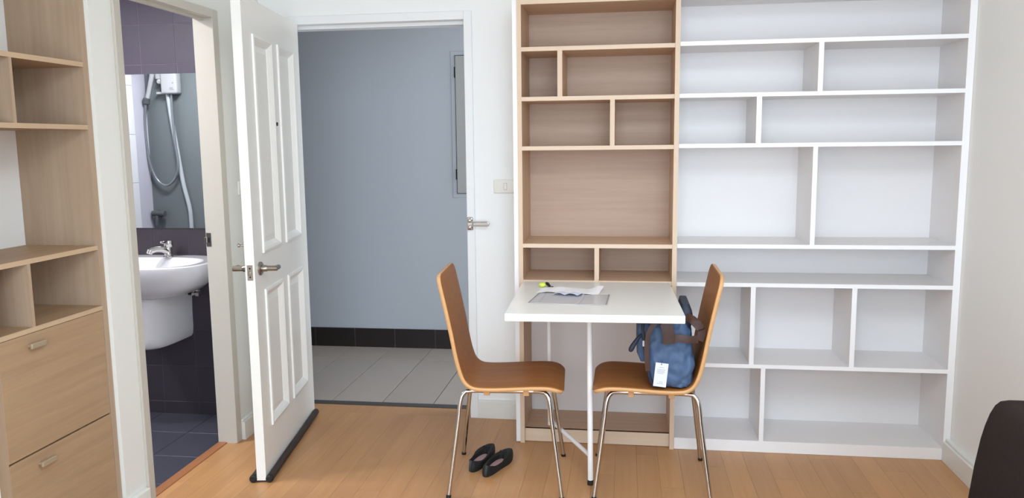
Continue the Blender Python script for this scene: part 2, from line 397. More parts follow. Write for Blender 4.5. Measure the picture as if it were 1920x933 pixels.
xs = [-1.90 + .293 * i for i in range(-4, 12)]
for i in range(len(xs) - 1): spots.append((((xs[i] + xs[i + 1]) / 2, HY - .009, .0675), (round(.293 - .004, 4), .010, .135)))
pieces('tile', SKIRT, sk, spots, None, .0015, '-y')
hc = thing('hall_cabinet', 'tall flush grey metal cabinet on the hall wall beside the door frame', 'cabinet', (-.93, HY, 1.06))
obj('frame', box(-1.165, -.70, HY - .005, HY, 1.062, 2.038, .002), HALLW, hc)
obj('gap', box(-1.138, -.728, HY - .0075, HY - .003, 1.088, 2.012), BLACKG, hc)
hd = obj('door', box(-1.134, -.732, HY - .012, HY - .006, 1.092, 2.008, .001), CABG, hc)
for z in (1.22, 1.90): obj('hinge', box(-1.142, -1.133, HY - .015, HY - .008, z - .035, z + .035, .001), BLACKG, hd)

# ------------------------------------------------------------------ bathroom
wb = struct('wall_bathroom_back', box(BX - .1, XBL, YW - .0065, 4.09, BZ - .05, 2.45), GROUTC, 'bathroom wall of purple and charcoal tiles behind basin and mirror', 'wall')
obj('grout_bed', box(BX, XBL - .001, YW - .0068, YW - .006, 1.045, 2.40), GROUTL, wb)
TS = .2015
up, low = [], []
zs = [1.857 + .203 * i for i in range(-10, 4)]
xs = [-2.327 + TS * i for i in range(-9, 3)]
for i in range(len(xs) - 1):
    for j in range(len(zs) - 1):
        x0, x1, z0, z1 = max(xs[i], BX), min(xs[i + 1], XBL), max(zs[j], BZ), min(zs[j + 1], 2.40)
        if x1 - x0 < .02 or z1 - z0 < .02: continue
        (up if zs[j] > 1.0 else low).append((((x0 + x1) / 2, YW - .004, (z0 + z1) / 2), (round(x1 - x0 - .003, 4), .008, round(z1 - z0 - .003, 4))))
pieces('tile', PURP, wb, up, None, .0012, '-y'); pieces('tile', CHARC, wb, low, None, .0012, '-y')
fb = struct('floor_bathroom', box(BX - .1, XBL, BY - .1, 4.0, BZ - .06, BZ - .006), GROUTL, 'slate blue tiled floor of the bathroom', 'floor')
spots = []
xs = [-2.24 + .302 * i for i in range(-6, 2)]; ys = [3.987 - .302 * i for i in range(0, 9)][::-1]
for i in range(len(xs) - 1):
    for j in range(len(ys) - 1):
        x0, x1, y0, y1 = max(xs[i], BX), min(xs[i + 1], XBL), max(ys[j], BY), min(ys[j + 1], YW - .009)
        if x1 - x0 < .02 or y1 - y0 < .02: continue
        spots.append((((x0 + x1) / 2, (y0 + y1) / 2, BZ - .004), (round(x1 - x0 - .003, 4), round(y1 - y0 - .003, 4), .008)))
pieces('tile', SLATE, fb, spots, None, .0012)
struct('wall_bathroom_near', box(BX - .1, -2.20, BY - .1, BY, BZ - .05, 2.45), SHOWW, 'grey shower wall facing the mirror', 'wall')
b = bmesh.new(); bx(b, -2.28, -2.18, BY, 2.66, BZ - .05, 2.45); bx(b, -2.18, XBL, 2.634, 2.70, BZ - .05, 2.45)
struct('wall_bathroom_right', b, LAVW, 'pale bathroom wall backing the oak cabinet recess', 'wall')
wl = struct('wall_bathroom_left', box(BX - .1, BX, BY, YW, BZ - .05, 2.45), LAVW, 'pale bathroom wall partly faced with large white tiles', 'wall')
spots = []
for j in range(7):
    z0, z1 = -.03 + .395 * j + (-.02), -.03 + .395 * (j + 1) - .02
    for i in range(8):
        y0, y1 = 1.79 + .28 * i, min(1.79 + .28 * (i + 1), YW - .01)
        if y1 - y0 < .02 or z1 > 2.42 : continue
        spots.append(((BX + .004, (y0 + y1) / 2, (z0 + z1) / 2), (.008, round(y1 - y0 - .003, 4), round(z1 - z0 - .003, 4))))
pieces('tile', WTILE, wl, spots, None, .0012, 'x')
struct('ceiling_bathroom', box(BX - .1, XBL, BY - .1, 4.0, 2.40, 2.45), CEIL, 'white bathroom ceiling', 'ceiling')

mi = obj('wall_mirror', box(-3.05, -1.962, YW - .0145, YW - .0085, .995, 1.808, .0008, 1), MIRR)
props(mi, 'frameless wall mirror above the washbasin reflecting the shower', 'mirror')

# washbasin
CX = -2.43
def supell(cx, yc, a, bb, z, p=0.75, n=40, ymax=YW - .0085):
    out = []
    for k in range(n):
        t = 2 * math.pi * k / n; c, s = math.cos(t), math.sin(t)
        out.append((cx + a * math.copysign(abs(c) ** p, c), min(yc + bb * math.copysign(abs(s) ** p, s), ymax), z))
    return out
bs = thing('washbasin', 'white ceramic half-pedestal washbasin on the charcoal tiled wall', 'washbasin', (CX, 3.96, .402))
yc = 3.735
loops = [supell(CX, yc + .05, .15, .17, .668), supell(CX, yc + .035, .235, .205, .690), supell(CX, yc + .018, .300, .222, .735), supell(CX, yc + .004, .338, .238, .79), supell(CX, yc, .350, .246, .832),
         supell(CX, yc, .350, .246, .842), supell(CX, yc, .344, .240, .848), supell(CX, yc - .03, .300, .185, .846), supell(CX, yc - .03, .285, .17, .825), supell(CX, yc - .025, .22, .13, .75), supell(CX, yc - .02, .08, .06, .715)]
obj('bowl', loft(bmesh.new(), loops), CERAM, bs, smooth=True)
b = bmesh.new()
pl = []
for z, a, yf in ((.402, .085, 3.665), (.405, .105, 3.640), (.42, .115, 3.622), (.46, .119, 3.614), (.55, .120, 3.610), (.64, .124, 3.60), (.685, .128, 3.595)):
    pl.append(supell(CX - .012, 3.90, a * .96, 3.90 - yf, z, .62))
obj('pedestal', loft(b, pl), CERAM, bs, smooth=True)
fa = thing('faucet', 'chrome basin mixer tap on the back of the washbasin', 'faucet', (-2.405, 3.895, .846))
obj('body', lathe(bmesh.new(), [(0, .026), (.006, .026), (.010, .021), (.045, .021), (.055, .018)], (-2.405, 3.895, .846), (0, 0, 1)), CHROME, fa, smooth=True)
b = tube(bmesh.new(), catmull([(-2.405, 3.885, .878), (-2.418, 3.858, .893), (-2.434, 3.828, .896), (-2.448, 3.80, .890)], 5), [.016] * 8 + [.0155] * 7 + [.014], 12)
obj('spout', b, CHROME, fa, smooth=True)
obj('aerator', lathe(bmesh.new(), [(0, .015), (.018, .0155), (.022, .012)], (-2.447, 3.802, .897), (-.2, -.3, -.92)), CHROME, fa, smooth=True)
b = lathe(bmesh.new(), [(0, .019), (.006, .024), (.03, .025), (.036, .022)], (-2.402, 3.895, .901), (0.05, 0, 1)); bx(b, -2.412, -2.392, 3.835, 3.90, .925, .938, .004)
obj('lever', b, CHROME, fa, smooth=True)
va = thing('angle_valve', 'small chrome stop valve on the wall right of the pedestal', 'valve', (-2.292, 3.955, .645))
obj('valve_body', lathe(bmesh.new(), [(0, .022), (.004, .022), (.006, .009), (.045, .010), (.05, .006)], (-2.292, 3.961, .645), (0, -1, 0), 14), CHROME, va, smooth=True)
obj('knob', lathe(bmesh.new(), [(0, .007), (.015, .007), (.017, .015), (.034, .016), (.037, .010)], (-2.292, 3.925, .645), (1, 0, 0), 14), CHROME, va, smooth=True)
obj('stem', tube(bmesh.new(), [(-2.292, 3.925, .645), (-2.322, 3.925, .645)], .008, 10), DARKM, va)
obj('supply_hose', tube(bmesh.new(), catmull([(-2.292, 3.925, .65), (-2.292, 3.925, .665), (-2.294, 3.923, .672)], 4), .006, 10), NICKEL, va, smooth=True)

# shower things on the near wall (seen in the mirror)
sh = thing('water_heater', 'white electric shower heater seen in the mirror', 'water heater', (-3.77, BY, 1.86))
b = box(-3.815, -3.672, BY + .001, BY + .085, 1.862, 2.20, .016, 3)
obj('case', b, HEATW, sh, smooth=True)
b = box(-3.872, -3.815, BY + .001, BY + .060, 1.862, 1.880, .006, 2)
obj('bracket', b, HEATW, sh, smooth=True)
obj('bracket', box(-3.872, -3.815, BY + .001, BY + .058, 1.985, 2.03, .006, 2), HEATW, sh, smooth=True)
obj('recess', box(-3.868, -3.815, BY + .0005, BY + .012, 1.88, 1.985), DKGREY, sh)
obj('knob', lathe(bmesh.new(), [(0, .02), (.02, .02), (.028, .012)], (-3.838, BY + .045, 1.968), (0, 1, -.3), 14), HEATW, sh, smooth=True)
for xa, xb, za, zb in ((-3.735, -3.695, 1.893, 1.896), (-3.735, -3.703, 1.905, 1.909), (-3.708, -3.700, 1.945, 1.952)):
    obj('print', box(xa, xb, BY + .0845, BY + .0858, za, zb), DKGREY, sh)
hs = thing('hand_shower', 'white hand shower on a looping grey hose seen in the mirror', 'shower', (-3.9, BY + .06, 1.10))
obj('handle', tube(bmesh.new(), catmull([(-3.885, BY + .075, 2.06), (-3.895, BY + .07, 2.0), (-3.93, BY + .06, 1.90), (-3.955, BY + .055, 1.83)], 5), .018, 12), HEATW, hs, smooth=True)
b = lathe(bmesh.new(), [(0, .020), (.008, .028), (.05, .028), (.058, .016)], (-3.962, BY + .055, 1.835), (-.15, 0, -1), 12)
obj('coupling', b, DKGREY, hs, smooth=True)
obj('hose', tube(bmesh.new(), catmull([(-3.972, BY + .055, 1.785), (-3.998, BY + .05, 1.59), (-3.985, BY + .045, 1.32), (-3.932, BY + .04, 1.16), (-3.85, BY + .04, 1.105), (-3.765, BY + .045, 1.155), (-3.722, BY + .05, 1.27), (-3.737, BY + .05, 1.49), (-3.747, BY + .045, 1.72), (-3.747, BY + .04, 1.862)], 7), .0105, 10), HOSEG, hs, smooth=True)
pp = obj('water_pipe', tube(bmesh.new(), catmull([(-3.785, BY + .03, 1.861), (-3.765, BY + .03, 1.65), (-3.73, BY + .022, 1.33), (-3.70, BY + .02, 1.10), (-3.66, BY + .018, .90), (-3.655, BY + .018, .70), (-3.655, BY + .018, .55)], 6), .0175, 12), PIPEG, smooth=True)
props(pp, 'thick pale grey water pipe running down the shower wall, seen in the mirror', 'pipe')
tp = thing('wall_tap', 'dark grey wall tap low on the shower wall, seen in the mirror', 'tap', (-3.94, BY + .03, .86))
obj('flange', lathe(bmesh.new(), [(0, .035), (.012, .03), (.016, .018), (.05, .018)], (-3.945, BY, .865), (0, 1, 0), 14), DKGREY, tp, smooth=True)
obj('body', tube(bmesh.new(), [(-3.985, BY + .05, .866), (-3.87, BY + .05, .866)], .024, 12), DKGREY, tp, smooth=True)
obj('spout', tube(bmesh.new(), catmull([(-3.945, BY + .05, .865), (-3.942, BY + .06, .82), (-3.945, BY + .065, .765)], 4), .015, 10), DKGREY, tp, smooth=True)

# ------------------------------------------------------------------ entry door leaf
HXY = Vector((-1.652, 3.952)); FXY = Vector((-1.515, 3.068))
dv = (FXY - HXY); DL = dv.length; dang = math.atan2(dv.y, dv.x)
# local frame: +x from hinge to free edge, +y towards the photo's right (outer face at y=0), thickness to -y... see below
dl = thing('door_1', 'white panelled entry door standing open into the room', 'door', (HXY.x, HXY.y, .008), dang, kind='structure')
TH = .039
# rotating +x to the leaf direction (pointing to the camera) puts +y on the photo's right: outer face at y=0, leaf spans y -TH..0
PAN = [(.507, .778, .975, 1.882), (.138, .410, .983, 1.882), (.500, .757, .212, .810), (.132, .389, .219, .815)]
leafb = bmesh.new()
us = sorted({0, DL} | {p[0] for p in PAN} | {p[1] for p in PAN}); 
def rim(bm, x0, x1, z0, z1, y0, y1): bx(bm, x0, x1, y0, y1, z0, z1)
ZT = 2.024
cols = [(0, .135), (.3995, .5035), (.7675, DL)]
for a0, a1 in cols: rim(leafb, a0, a1, 0, ZT, -TH, 0)
for a0, a1 in ((.135, .3995), (.5035, .7675)):
    for c0, c1 in ((0, .207), (.804, .971), (1.874, ZT)): rim(leafb, a0, a1, c0, c1, -TH, 0)
    for c0, c1 in ((.207, .804), (.971, 1.874)): rim(leafb, a0, a1, c0, c1, -TH + .010, -.012)
bmesh.ops.remove_doubles(leafb, verts=leafb.verts, dist=1e-5)
obj('leaf', leafb, DOORW, dl, world=False)
def moulding(x0, x1, z0, z1, side):
    """raised frame moulding round a panel, then the fielded centre"""
    b = bmesh.new(); s = 1 if side > 0 else -1; y0 = 0 if side > 0 else -TH
    prof = [(-.016, .0), (-.014, .007), (-.004, .009), (.006, .003), (.020, -.008), (.022, -.012)]
    loops = []
    for off, h in prof:
        loops.append([(x0 + off, y0 + s * h, z0 + off), (x1 - off, y0 + s * h, z0 + off), (x1 - off, y0 + s * h, z1 - off), (x0 + off, y0 + s * h, z1 - off)])
    return loft(b, loops, False, False)
for side in (1, -1):
    for a0, a1 in ((.135, .3995), (.5035, .7675)):
        for c0, c1 in ((.207, .804), (.971, 1.874)):
            obj('panel_moulding', moulding(a0 + .010, a1 - .010, c0 + .010, c1 - .010, side), DOORW, dl, world=False)
            yy = -.012 if side > 0 else -TH + .010
            b = bmesh.new(); s = 1 if side > 0 else -1
            lo = [[(a0 + o, yy + s * h, c0 + o), (a1 - o, yy + s * h, c0 + o), (a1 - o, yy + s * h, c1 - o), (a0 + o, yy + s * h, c1 - o)] for o, h in ((.034, 0), (.060, .006), (.062, .006))]
            obj('field_panel', loft(b, lo, False, True), DOORW, dl, world=False)
ZH = .908; UH = .826
for side in (1, -1):
    y0 = 0 if side > 0 else -TH; s = side
    h = obj('handle', lathe(bmesh.new(), [(0, .029), (.006, .029), (.010, .025), (.011, .014), (.030, .0135), (.034, .011)], (UH, y0, ZH), (0, s, 0), 20), NICKEL, dl, world=False, smooth=True)
    h['label'] = 'satin nickel lever handle'
    b = tube(bmesh.new(), [(UH, y0 + s * .028, ZH), (UH, y0 + s * .074, ZH)], .0115, 14)
    tube(b, catmull([(UH + .004, y0 + s * .064, ZH), (UH - .018, y0 + s * .066, ZH), (UH - .045, y0 + s * .066, ZH - .001)], 4), .0105, 12)
    obj('lever', b, NICKEL, h, smooth=True, world=False) if False else None
    bmesh.ops.translate(b, verts=b.verts, vec=-h.location)
    obj('lever', b, NICKEL, h, world=False, smooth=True)
pe = obj('peephole', lathe(bmesh.new(), [(0, .0085), (.004, .0085), (.005, .006), (.0045, .001)], (.460, 0, 1.518), (0, 1, 0), 14), DARKM, dl, world=False, smooth=True); pe['label'] = 'small dark peephole'
lp = obj('latch_plate', box(DL - .001, DL + .0018, -.031, -.008, .868, .932, .001), NICKEL, dl, world=False); lp['label'] = 'nickel latch plate on the free edge'
for z in (.882, .918): 
    b = lathe(bmesh.new(), [(0, .0038), (.0008, .0036)], (DL + .0016, -.0195, z), (1, 0, 0), 10); bmesh.ops.translate(b, verts=b.verts, vec=-lp.location); obj('screw', b, BLACKG, lp, world=False)
b = box(DL + .001, DL + .007, -.026, -.013, .891, .908, .002); bmesh.ops.translate(b, verts=b.verts, vec=-lp.location); obj('latch_bolt', b, NICKEL, lp, world=False)
b = lathe(bmesh.new(), [(0, .014), (.003, .014), (.004, .005), (.022, .005), (.024, .009), (.033, .009), (.036, .005)], (DL - .03, -TH, 1.012), (0, -1, 0), 14)
g = obj('guard_stud', b, CHROME, dl, world=False, smooth=True); g['label'] = 'chrome ball stud of the door guard'
for z in (.20, 1.0, 1.82): obj('hinge', tube(bmesh.new(), [(-.004, -.006, z - .05), (-.004, -.006, z + .05)], .006, 10), NICKEL, dl, world=False, smooth=True)

ds = thing('draft_stopper', 'dark brown twin foam draft stopper under the entry door', 'draft stopper', (HXY.x, HXY.y, 0), dang)
for yy in (.0155, -TH - .0155):
    obj('tube', tube(bmesh.new(), catmull([(.035, yy, .0165), (.3, yy + .001, .0165), (.6, yy - .001, .0165), (DL + .006, yy, .0165)], 5), .0155, 14), BROWNF, ds, world=False, smooth=True)
    obj('end_cap', lathe(bmesh.new(), [(0, .0162), (.016, .0164), (.022, .012)], (DL - .012, yy, .0168), (1, 0, 0), 14), BLACKR, ds, world=False, smooth=True)
obj('webbing', box(.04, DL, -TH - .014, .014, .001, .005), BROWNF, ds, world=False)

dg = thing('door_guard', 'chrome swing-bar door guard on the right of the entry frame', 'door guard', (-.775, YW - .016, 1.02))
obj('plate', box(-.794, -.764, YW - .021, YW - .016, .992, 1.058, .004), CHROME, dg)
for z in (1.042, 1.008):
    obj('knuckle', lathe(bmesh.new(), [(0, .008), (.012, .0115), (.024, .010), (.028, .004)], (-.778, YW - .021, z), (0, -1, 0), 14), CHROME, dg, smooth=True)
obj('swing_bar', tube(bmesh.new(), [(-.772, YW - .034, 1.034)] + [(-.692, YW - .034, 1.034)] + [(-.692 + .011 * math.sin(a), YW - .034, 1.025 + .0095 * math.cos(a)) for a in (.5, 1.0, 1.57, 2.1, 2.6)] + [(-.692, YW - .034, 1.0155), (-.772, YW - .034, 1.0155)], .0042, 10), CHROME, dg, smooth=True)

def switch(label, loc, axis):
    t = thing('light_switch', label, 'light switch', loc, 0)
    if axis == 'y':
        obj('plate', box(loc[0] - .06, loc[0] + .06, loc[1] - .010, loc[1], loc[2], loc[2] + .068, .005, 3), PLASTW, t, smooth=True)
        obj('rocker_frame', box(loc[0] - .0085, loc[0] + .0085, loc[1] - .0112, loc[1] - .006, loc[2] + .017, loc[2] + .051, .001), mat('switch_gap', (176, 174, 168), .4), t)
        obj('rocker', box(loc[0] - .007, loc[0] + .007, loc[1] - .0125, loc[1] - .006, loc[2] + .0185, loc[2] + .0495, .001), PLASTW, t)
    else:
        obj('plate', box(loc[0], loc[0] + .010, loc[1] - .06, loc[1] + .06, loc[2], loc[2] + .068, .005, 3), PLASTW, t, smooth=True)
        obj('rocker', box(loc[0] + .006, loc[0] + .0125, loc[1] - .007, loc[1] + .007, loc[2] + .0185, loc[2] + .0495, .001), PLASTW, t)
switch('ivory light switch plate on the back wall beside the oak bookcase', (-.598, YW, 1.178), 'y')
switch('light switch plate on the left wall, mostly hidden behind the open door', (XL, 3.70, 1.192), 'x')

# ------------------------------------------------------------------ white bookcase
YK = 3.955
wc = thing('white_bookcase', 'large white built-in bookcase with open compartments against the right wall', 'bookcase', (.84, YB, 0))
X0, X1 = .2335, 1.413
def panel(nm, x0, x1, y0, y1, z0, z1, par, m=MELAM, me=MELED):
    b = bmesh.new(); bx(b, x0, x1, y0, y1, z0, z1)
    for f in b.faces:
        if f.normal.y < -.9 or f.calc_center_median().y < y0 + 1e-4: f.material_index = 1
    return obj(nm, b, [m, me], par)
panel('side_panel', X1, XR - .001, YB, YK, 0, 2.08, wc); panel('side_panel', .2325, X0 + .0005, YB + .012, YK, 0, 2.08, wc)
obj('back_panel', box(X0, X1, YK - .006, YK, 0.02, 2.08), MELAM, wc)
panel('top_panel', X0, X1, YB, YK, 2.055, 2.08, wc)
ws = [1.859, 1.635, 1.4155, .967, .792, .4165]
for z in ws: panel('shelf', X0, X1, YB, YK - .006, z - .018, z, wc)
panel('bottom_shelf', X0, X1, YB + .018, YK - .006, .037, .055, wc)
panel('kickboard', X0, X1, YB, YB + .018, 0.001, .055, wc)
for x0, x1, zt, zb in ((.817, .838, 1.841, 1.635), (.565, .587, 1.617, 1.4155), (.809, .829, 1.3975, .967), (.563, .584, .774, .4165), (.998, 1.019, .774, .4165), (.617, .637, .3985, .055)):
    panel('divider', x0, x1, YB + .001, YK - .006, zb, zt, wc)

# ------------------------------------------------------------------ oak bookcase with fold-down table niche
oc = thing('oak_bookcase', 'light oak bookcase with open shelves above the fold-down table', 'bookcase', (-.13, YB, 0))
panel('side_panel', -.490, -.470, YB - .002, YK, 0, 2.062, oc, OAKZ, OAKEZ); panel('side_panel', .212, .232, YB - .008, YK, 0, 2.062, oc, OAKZ, OAKEZ)
e = panel('end_panel', -.511, -.4905, YB + .004, YW - .001, 0.004, 2.066, oc); e['label'] = 'white end panel on the left side'
panel('top_panel', -.470, .212, YB - .002, YK, 2.041, 2.062, oc, OAKX, OAKE)
obj('back_panel', box(-.470, .212, YK - .006, YK, .775, 2.06), OAKB, oc)
bp = obj('lower_back_panel', box(-.470, .212, YK - .006, YK, .03, .774), MELAM, oc); bp['label'] = 'white back panel below the table'
for z in (1.8545, 1.634, 1.412, .964, .794): panel('shelf', -.470, .212, YB - .001, YK - .006, z - .0185, z, oc, OAKX, OAKE)
panel('bottom_shelf', -.470, .212, YB + .028, YK - .006, .046, .064, oc, OAKX, OAKE)
panel('kickboard', -.470, .212, YB + .022, YB + .04, 0.002, .064, oc, OAKX, OAKE)
for x0, x1, zt, zb in ((-.307, -.285, 1.836, 1.634), (-.071, -.050, 1.6155, 1.412), (-.139, -.118, .9455, .794)):
    panel('divider', x0, x1, YB, YK - .006, zb, zt, oc, OAKZ, OAKEZ)

# ------------------------------------------------------------------ fold-down table
HT = (-.133, 3.640)
tb = thing('fold_down_table', 'white fold-down table hinged to the oak bookcase', 'table', (HT[0], HT[1], 0), math.radians(1.6))
b = bmesh.new(); bx(b, -.337, .336, -.716, -.012, .760, .790, .003, 2)
obj('tabletop', b, TABLEW, tb, world=False)
for xx in (-.22, .22): obj('hinge', tube(bmesh.new(), [(xx - .03, -.006, .755), (xx + .03, -.006, .755)], .005, 8), NICKEL, tb, world=False)
def wpt(x, y, z): return tuple(MW[tb.name].inverted() @ Vector((x, y, z)))
LGX, LGY = -.1365, 3.204
PSX, PSY = -.346, 3.628
leg = obj('leg', tube(bmesh.new(), [wpt(LGX, LGY, .022), wpt(LGX - .006, LGY, .758)], .0118, 14), TUBEW, tb, world=False, smooth=True)
b = lathe(bmesh.new(), [(0, .0128), (.022, .0128)], wpt(LGX, LGY, 0), (0, 0, 1), 14); f = obj('foot_cap', b, BLACKR, tb, world=False); 
obj('post', tube(bmesh.new(), [wpt(PSX, PSY, .10), wpt(PSX - .004, PSY, .758)], .0105, 14), TUBEW, tb, world=False, smooth=True)
obj('lower_rail', tube(bmesh.new(), [wpt(PSX, PSY, .125), wpt(LGX, LGY, .125)], .0095, 12), TUBEW, tb, world=False, smooth=True)
obj('upper_rail', tube(bmesh.new(), [wpt(PSX - .003, PSY, .748), wpt(LGX - .006, LGY, .748)], .0095, 12), TUBEW, tb, world=False, smooth=True)

# things on the table
TZ = .7902
def sheet(nx, ny, fn, th):
    b = bmesh.new(); top = [[b.verts.new(Vector(fn(i / nx, j / ny)) + Vector((0, 0, th))) for j in range(ny + 1)] for i in range(nx + 1)]
    bot = [[b.verts.new(Vector(fn(i / nx, j / ny))) for j in range(ny + 1)] for i in range(nx + 1)]
    for i in range(nx):
        for j in range(ny):
            b.faces.new((top[i][j], top[i + 1][j], top[i + 1][j + 1], top[i][j + 1])); b.faces.new((bot[i][j + 1], bot[i + 1][j + 1], bot[i + 1][j], bot[i][j]))
    for i in range(nx):
        b.faces.new((bot[i][0], bot[i + 1][0], top[i + 1][0], top[i][0])); b.faces.new((top[i][ny], top[i + 1][ny], bot[i + 1][ny], bot[i][ny]))
    for j in range(ny):
        b.faces.new((top[0][j], top[0][j + 1], bot[0][j + 1], bot[0][j])); b.faces.new((bot[nx][j], bot[nx][j + 1], top[nx][j + 1], top[nx][j]))
    return b
FC = [(-.384, 3.118), (-.070, 3.100), (-.062, 3.312), (-.362, 3.330)]
def quad(u, v):
    a = Vector(FC[0]).lerp(Vector(FC[1]), u); c = Vector(FC[3]).lerp(Vector(FC[2]), u); p = a.lerp(c, v); return p
pf = thing('plastic_folder', 'grey translucent plastic document folder lying on the white table', 'folder', (-.22, 3.21, TZ))
obj('sleeve', sheet(16, 4, lambda u, v: (*quad(u, v), TZ + .0006 * (1 + math.sin(9 * u))), .0012), SLEEVE, pf)
obj('seam', sheet(10, 1, lambda u, v: (*quad(.615 + .03 * v + .02 * math.sin(3 * u), u), TZ + .0030), .0006), SLEEVE2, pf)
obj('seam', sheet(6, 1, lambda u, v: (*quad(.13 + .012 * v - .03 * u, .05 + u * .9), TZ + .0030), .0005), SLEEVE2, pf)
obj('edge_strip', sheet(4, 1, lambda u, v: (*quad(.985 + .015 * v, u), TZ + .0030), .0008), mat('sleeve_dark_edge', (150, 150, 156), .4), pf)
obj('edge_strip', sheet(4, 1, lambda u, v: (*quad(.012 * v, u), TZ + .0030), .0008), mat('sleeve_dark_edge_b', (158, 158, 164), .4), pf)
def pap(u, v):
    x = -.372 + .262 * u + .02 * v; y = 3.312 + .118 * v + .012 * math.sin(7 * u) * (1 - v)
    z = TZ + .004 + .010 * math.exp(-((u - .26) / .16) ** 2) * (.35 + .65 * v) + .015 * math.exp(-((u - .93) / .12) ** 2) * v + .007 * math.exp(-((u - .5) / .1) ** 2) * (1 - v) + .003 * math.sin(11 * u + 2 * v)
    return (x, y, z)
props(obj('paper_sheet', sheet(40, 8, pap, .0006), PAPER, smooth=True), 'wavy white paper sheet lying over the back edge of the plastic folder', 'paper')
def rec(u, v):
    x = -.300 + .115 * u + .012 * v; y = 3.272 + .052 * v - .014 * u
    z = TZ + .0048 + .008 * math.sin(math.pi * (u * 2.2 % 1)) * (1 - .5 * v) + .002
    return (x, y, z)
props(obj('paper_fold', sheet(30, 4, rec, .0005), mat('shaded_paper', (222, 226, 244), .6), smooth=True), 'crumpled fold of the white paper over the folder, coloured bluish as if shaded', 'paper')  # bluish shade of the paper's folds, put into the colour
kt = thing('key_tag', 'small neon yellow tag with a black clip near the back of the table', 'tag', (-.36, 3.49, TZ))
obj('tag_body', ellipsoid(bmesh.new(), (-.363, 3.478, TZ + .011), (.0165, .017, .0105)), NEON, kt, smooth=True)
b = tube(bmesh.new(), [(-.350, 3.492, TZ + .016), (-.340, 3.490, TZ + .013), (-.331, 3.474, TZ + .007)], [.006, .0075, .006], 10)
obj('clip', b, BLACKR, kt, smooth=True)
obj('pin', tube(bmesh.new(), [(-.330, 3.473, TZ + .005), (-.314, 3.476, TZ + .0035)], .0022, 8), DARKM, kt, smooth=True)

# ------------------------------------------------------------------ chairs
def build_chair(label):
    t = thing('bentwood_chair', label, 'chair', (0, 0, 0), 0)
    prof = catmull([(-.262, 0, .908), (-.247, 0, .84), (-.232, 0, .77), (-.212, 0, .67), (-.196, 0, .58), (-.181, 0, .515), (-.163, 0, .472), (-.135, 0, .449), (-.095, 0, .4425), (-.03, 0, .4430), (.05, 0, .4470), (.12, 0, .4500), (.175, 0, .4495), (.212, 0, .441), (.236, 0, .427)], 5)
    n = len(prof); acc = [0]
    for a, c in zip(prof, prof[1:]): acc.append(acc[-1] + (c - a).length)
    tot = acc[-1]; HW = .193; RC = .045
    b = bmesh.new(); NT = 16; grid = []
    for i, p in enumerate(prof):
        s = min(acc[i], tot - acc[i]); hw = HW
        if s < RC: hw = HW - RC + math.sqrt(max(RC * RC - (RC - s) ** 2, 0))
        f = acc[i] / tot
        hw *= 1 - .03 * math.exp(-((f - .5) / .10) ** 2)
        d = (prof[min(i + 1, n - 1)] - prof[max(i - 1, 0)]).normalized(); nv = Vector((-d.z, 0, d.x))
        row = []
        for k in range(NT + 1):
            v = -1 + 2 * k / NT
            dish = .006 * (1 - v * v)
            row.append(b.verts.new(p + Vector((0, v * hw, 0)) - nv * dish * 0 + Vector((0, 0, 0))))
        grid.append(row)
    for i in range(n - 1):
        for k in range(NT): b.faces.new((grid[i][k], grid[i][k + 1], grid[i + 1][k + 1], grid[i + 1][k]))
    o = obj('seat_shell', b, [PLYB, PLYE], t, world=False, smooth=True)
    sm = o.modifiers.new('thickness', 'SOLIDIFY'); sm.thickness = .0155; sm.offset = 0; sm.use_rim = True; sm.material_offset_rim = 1
    FX, FY = .231, .228
    for sx in (1, -1):
        for sy_ in (-1, 1):
            top = Vector((sx * .115, sy_ * .150, .427)); foot = Vector((sx * FX, sy_ * FY, 0))
            c1 = Vector((sx * .160, sy_ * .158, .4255)); c2 = Vector((sx * .180, sy_ * .170, .395)); c3 = Vector((sx * .188, sy_ * .178, .33))
            pts = [top, Vector((sx * .140, sy_ * .153, .427))] + catmull([c1, Vector((sx * .173, sy_ * .165, .413)), c2, Vector((sx * .1855, sy_ * .1745, .362)), c3], 4) + [foot + Vector((0, 0, .004))]
            lg = obj('leg', tube(bmesh.new(), pts, .0092, 12), CHROME, t, world=False, smooth=True)
            d = (c3 - foot).normalized()
            bb = lathe(bmesh.new(), [(0, .0105), (.012, .0105)], tuple(foot - lg.location), tuple(d), 12)
            obj('foot_cap', bb, BLACKR, lg, world=False)
    for sy_ in (-1, 1):
        obj('side_rail', tube(bmesh.new(), [(-.13, sy_ * .150, .427), (.13, sy_ * .150, .427)], .0092, 12), CHROME, t, world=False, smooth=True)
    for xx in (-.075, .085):
        obj('cross_rail', tube(bmesh.new(), [(xx, -.150, .424), (xx, .150, .424)], .008, 10), CHROME, t, world=False, smooth=True)
        for sy_ in (-1, 1): obj('spacer_block', box(xx - .012, xx + .012, sy_ * .150 - .012, sy_ * .150 + .012, .410, .4375, .002), PLYE, t, world=False)
    return t
c1 = build_chair('brown bentwood chair at the left end of the table, with empty seat')
c1.location = (-.4885, 3.255, 0); c1.rotation_euler = (0, 0, math.radians(3.6))
c2 = build_chair('brown bentwood chair on the right, holding the blue bag')
c2.location = (.1135, 3.292, 0); c2.rotation_euler = (0, 0, math.pi)
for c in (c1, c2): c['group'] = 'bentwood chairs at the fold-down table'

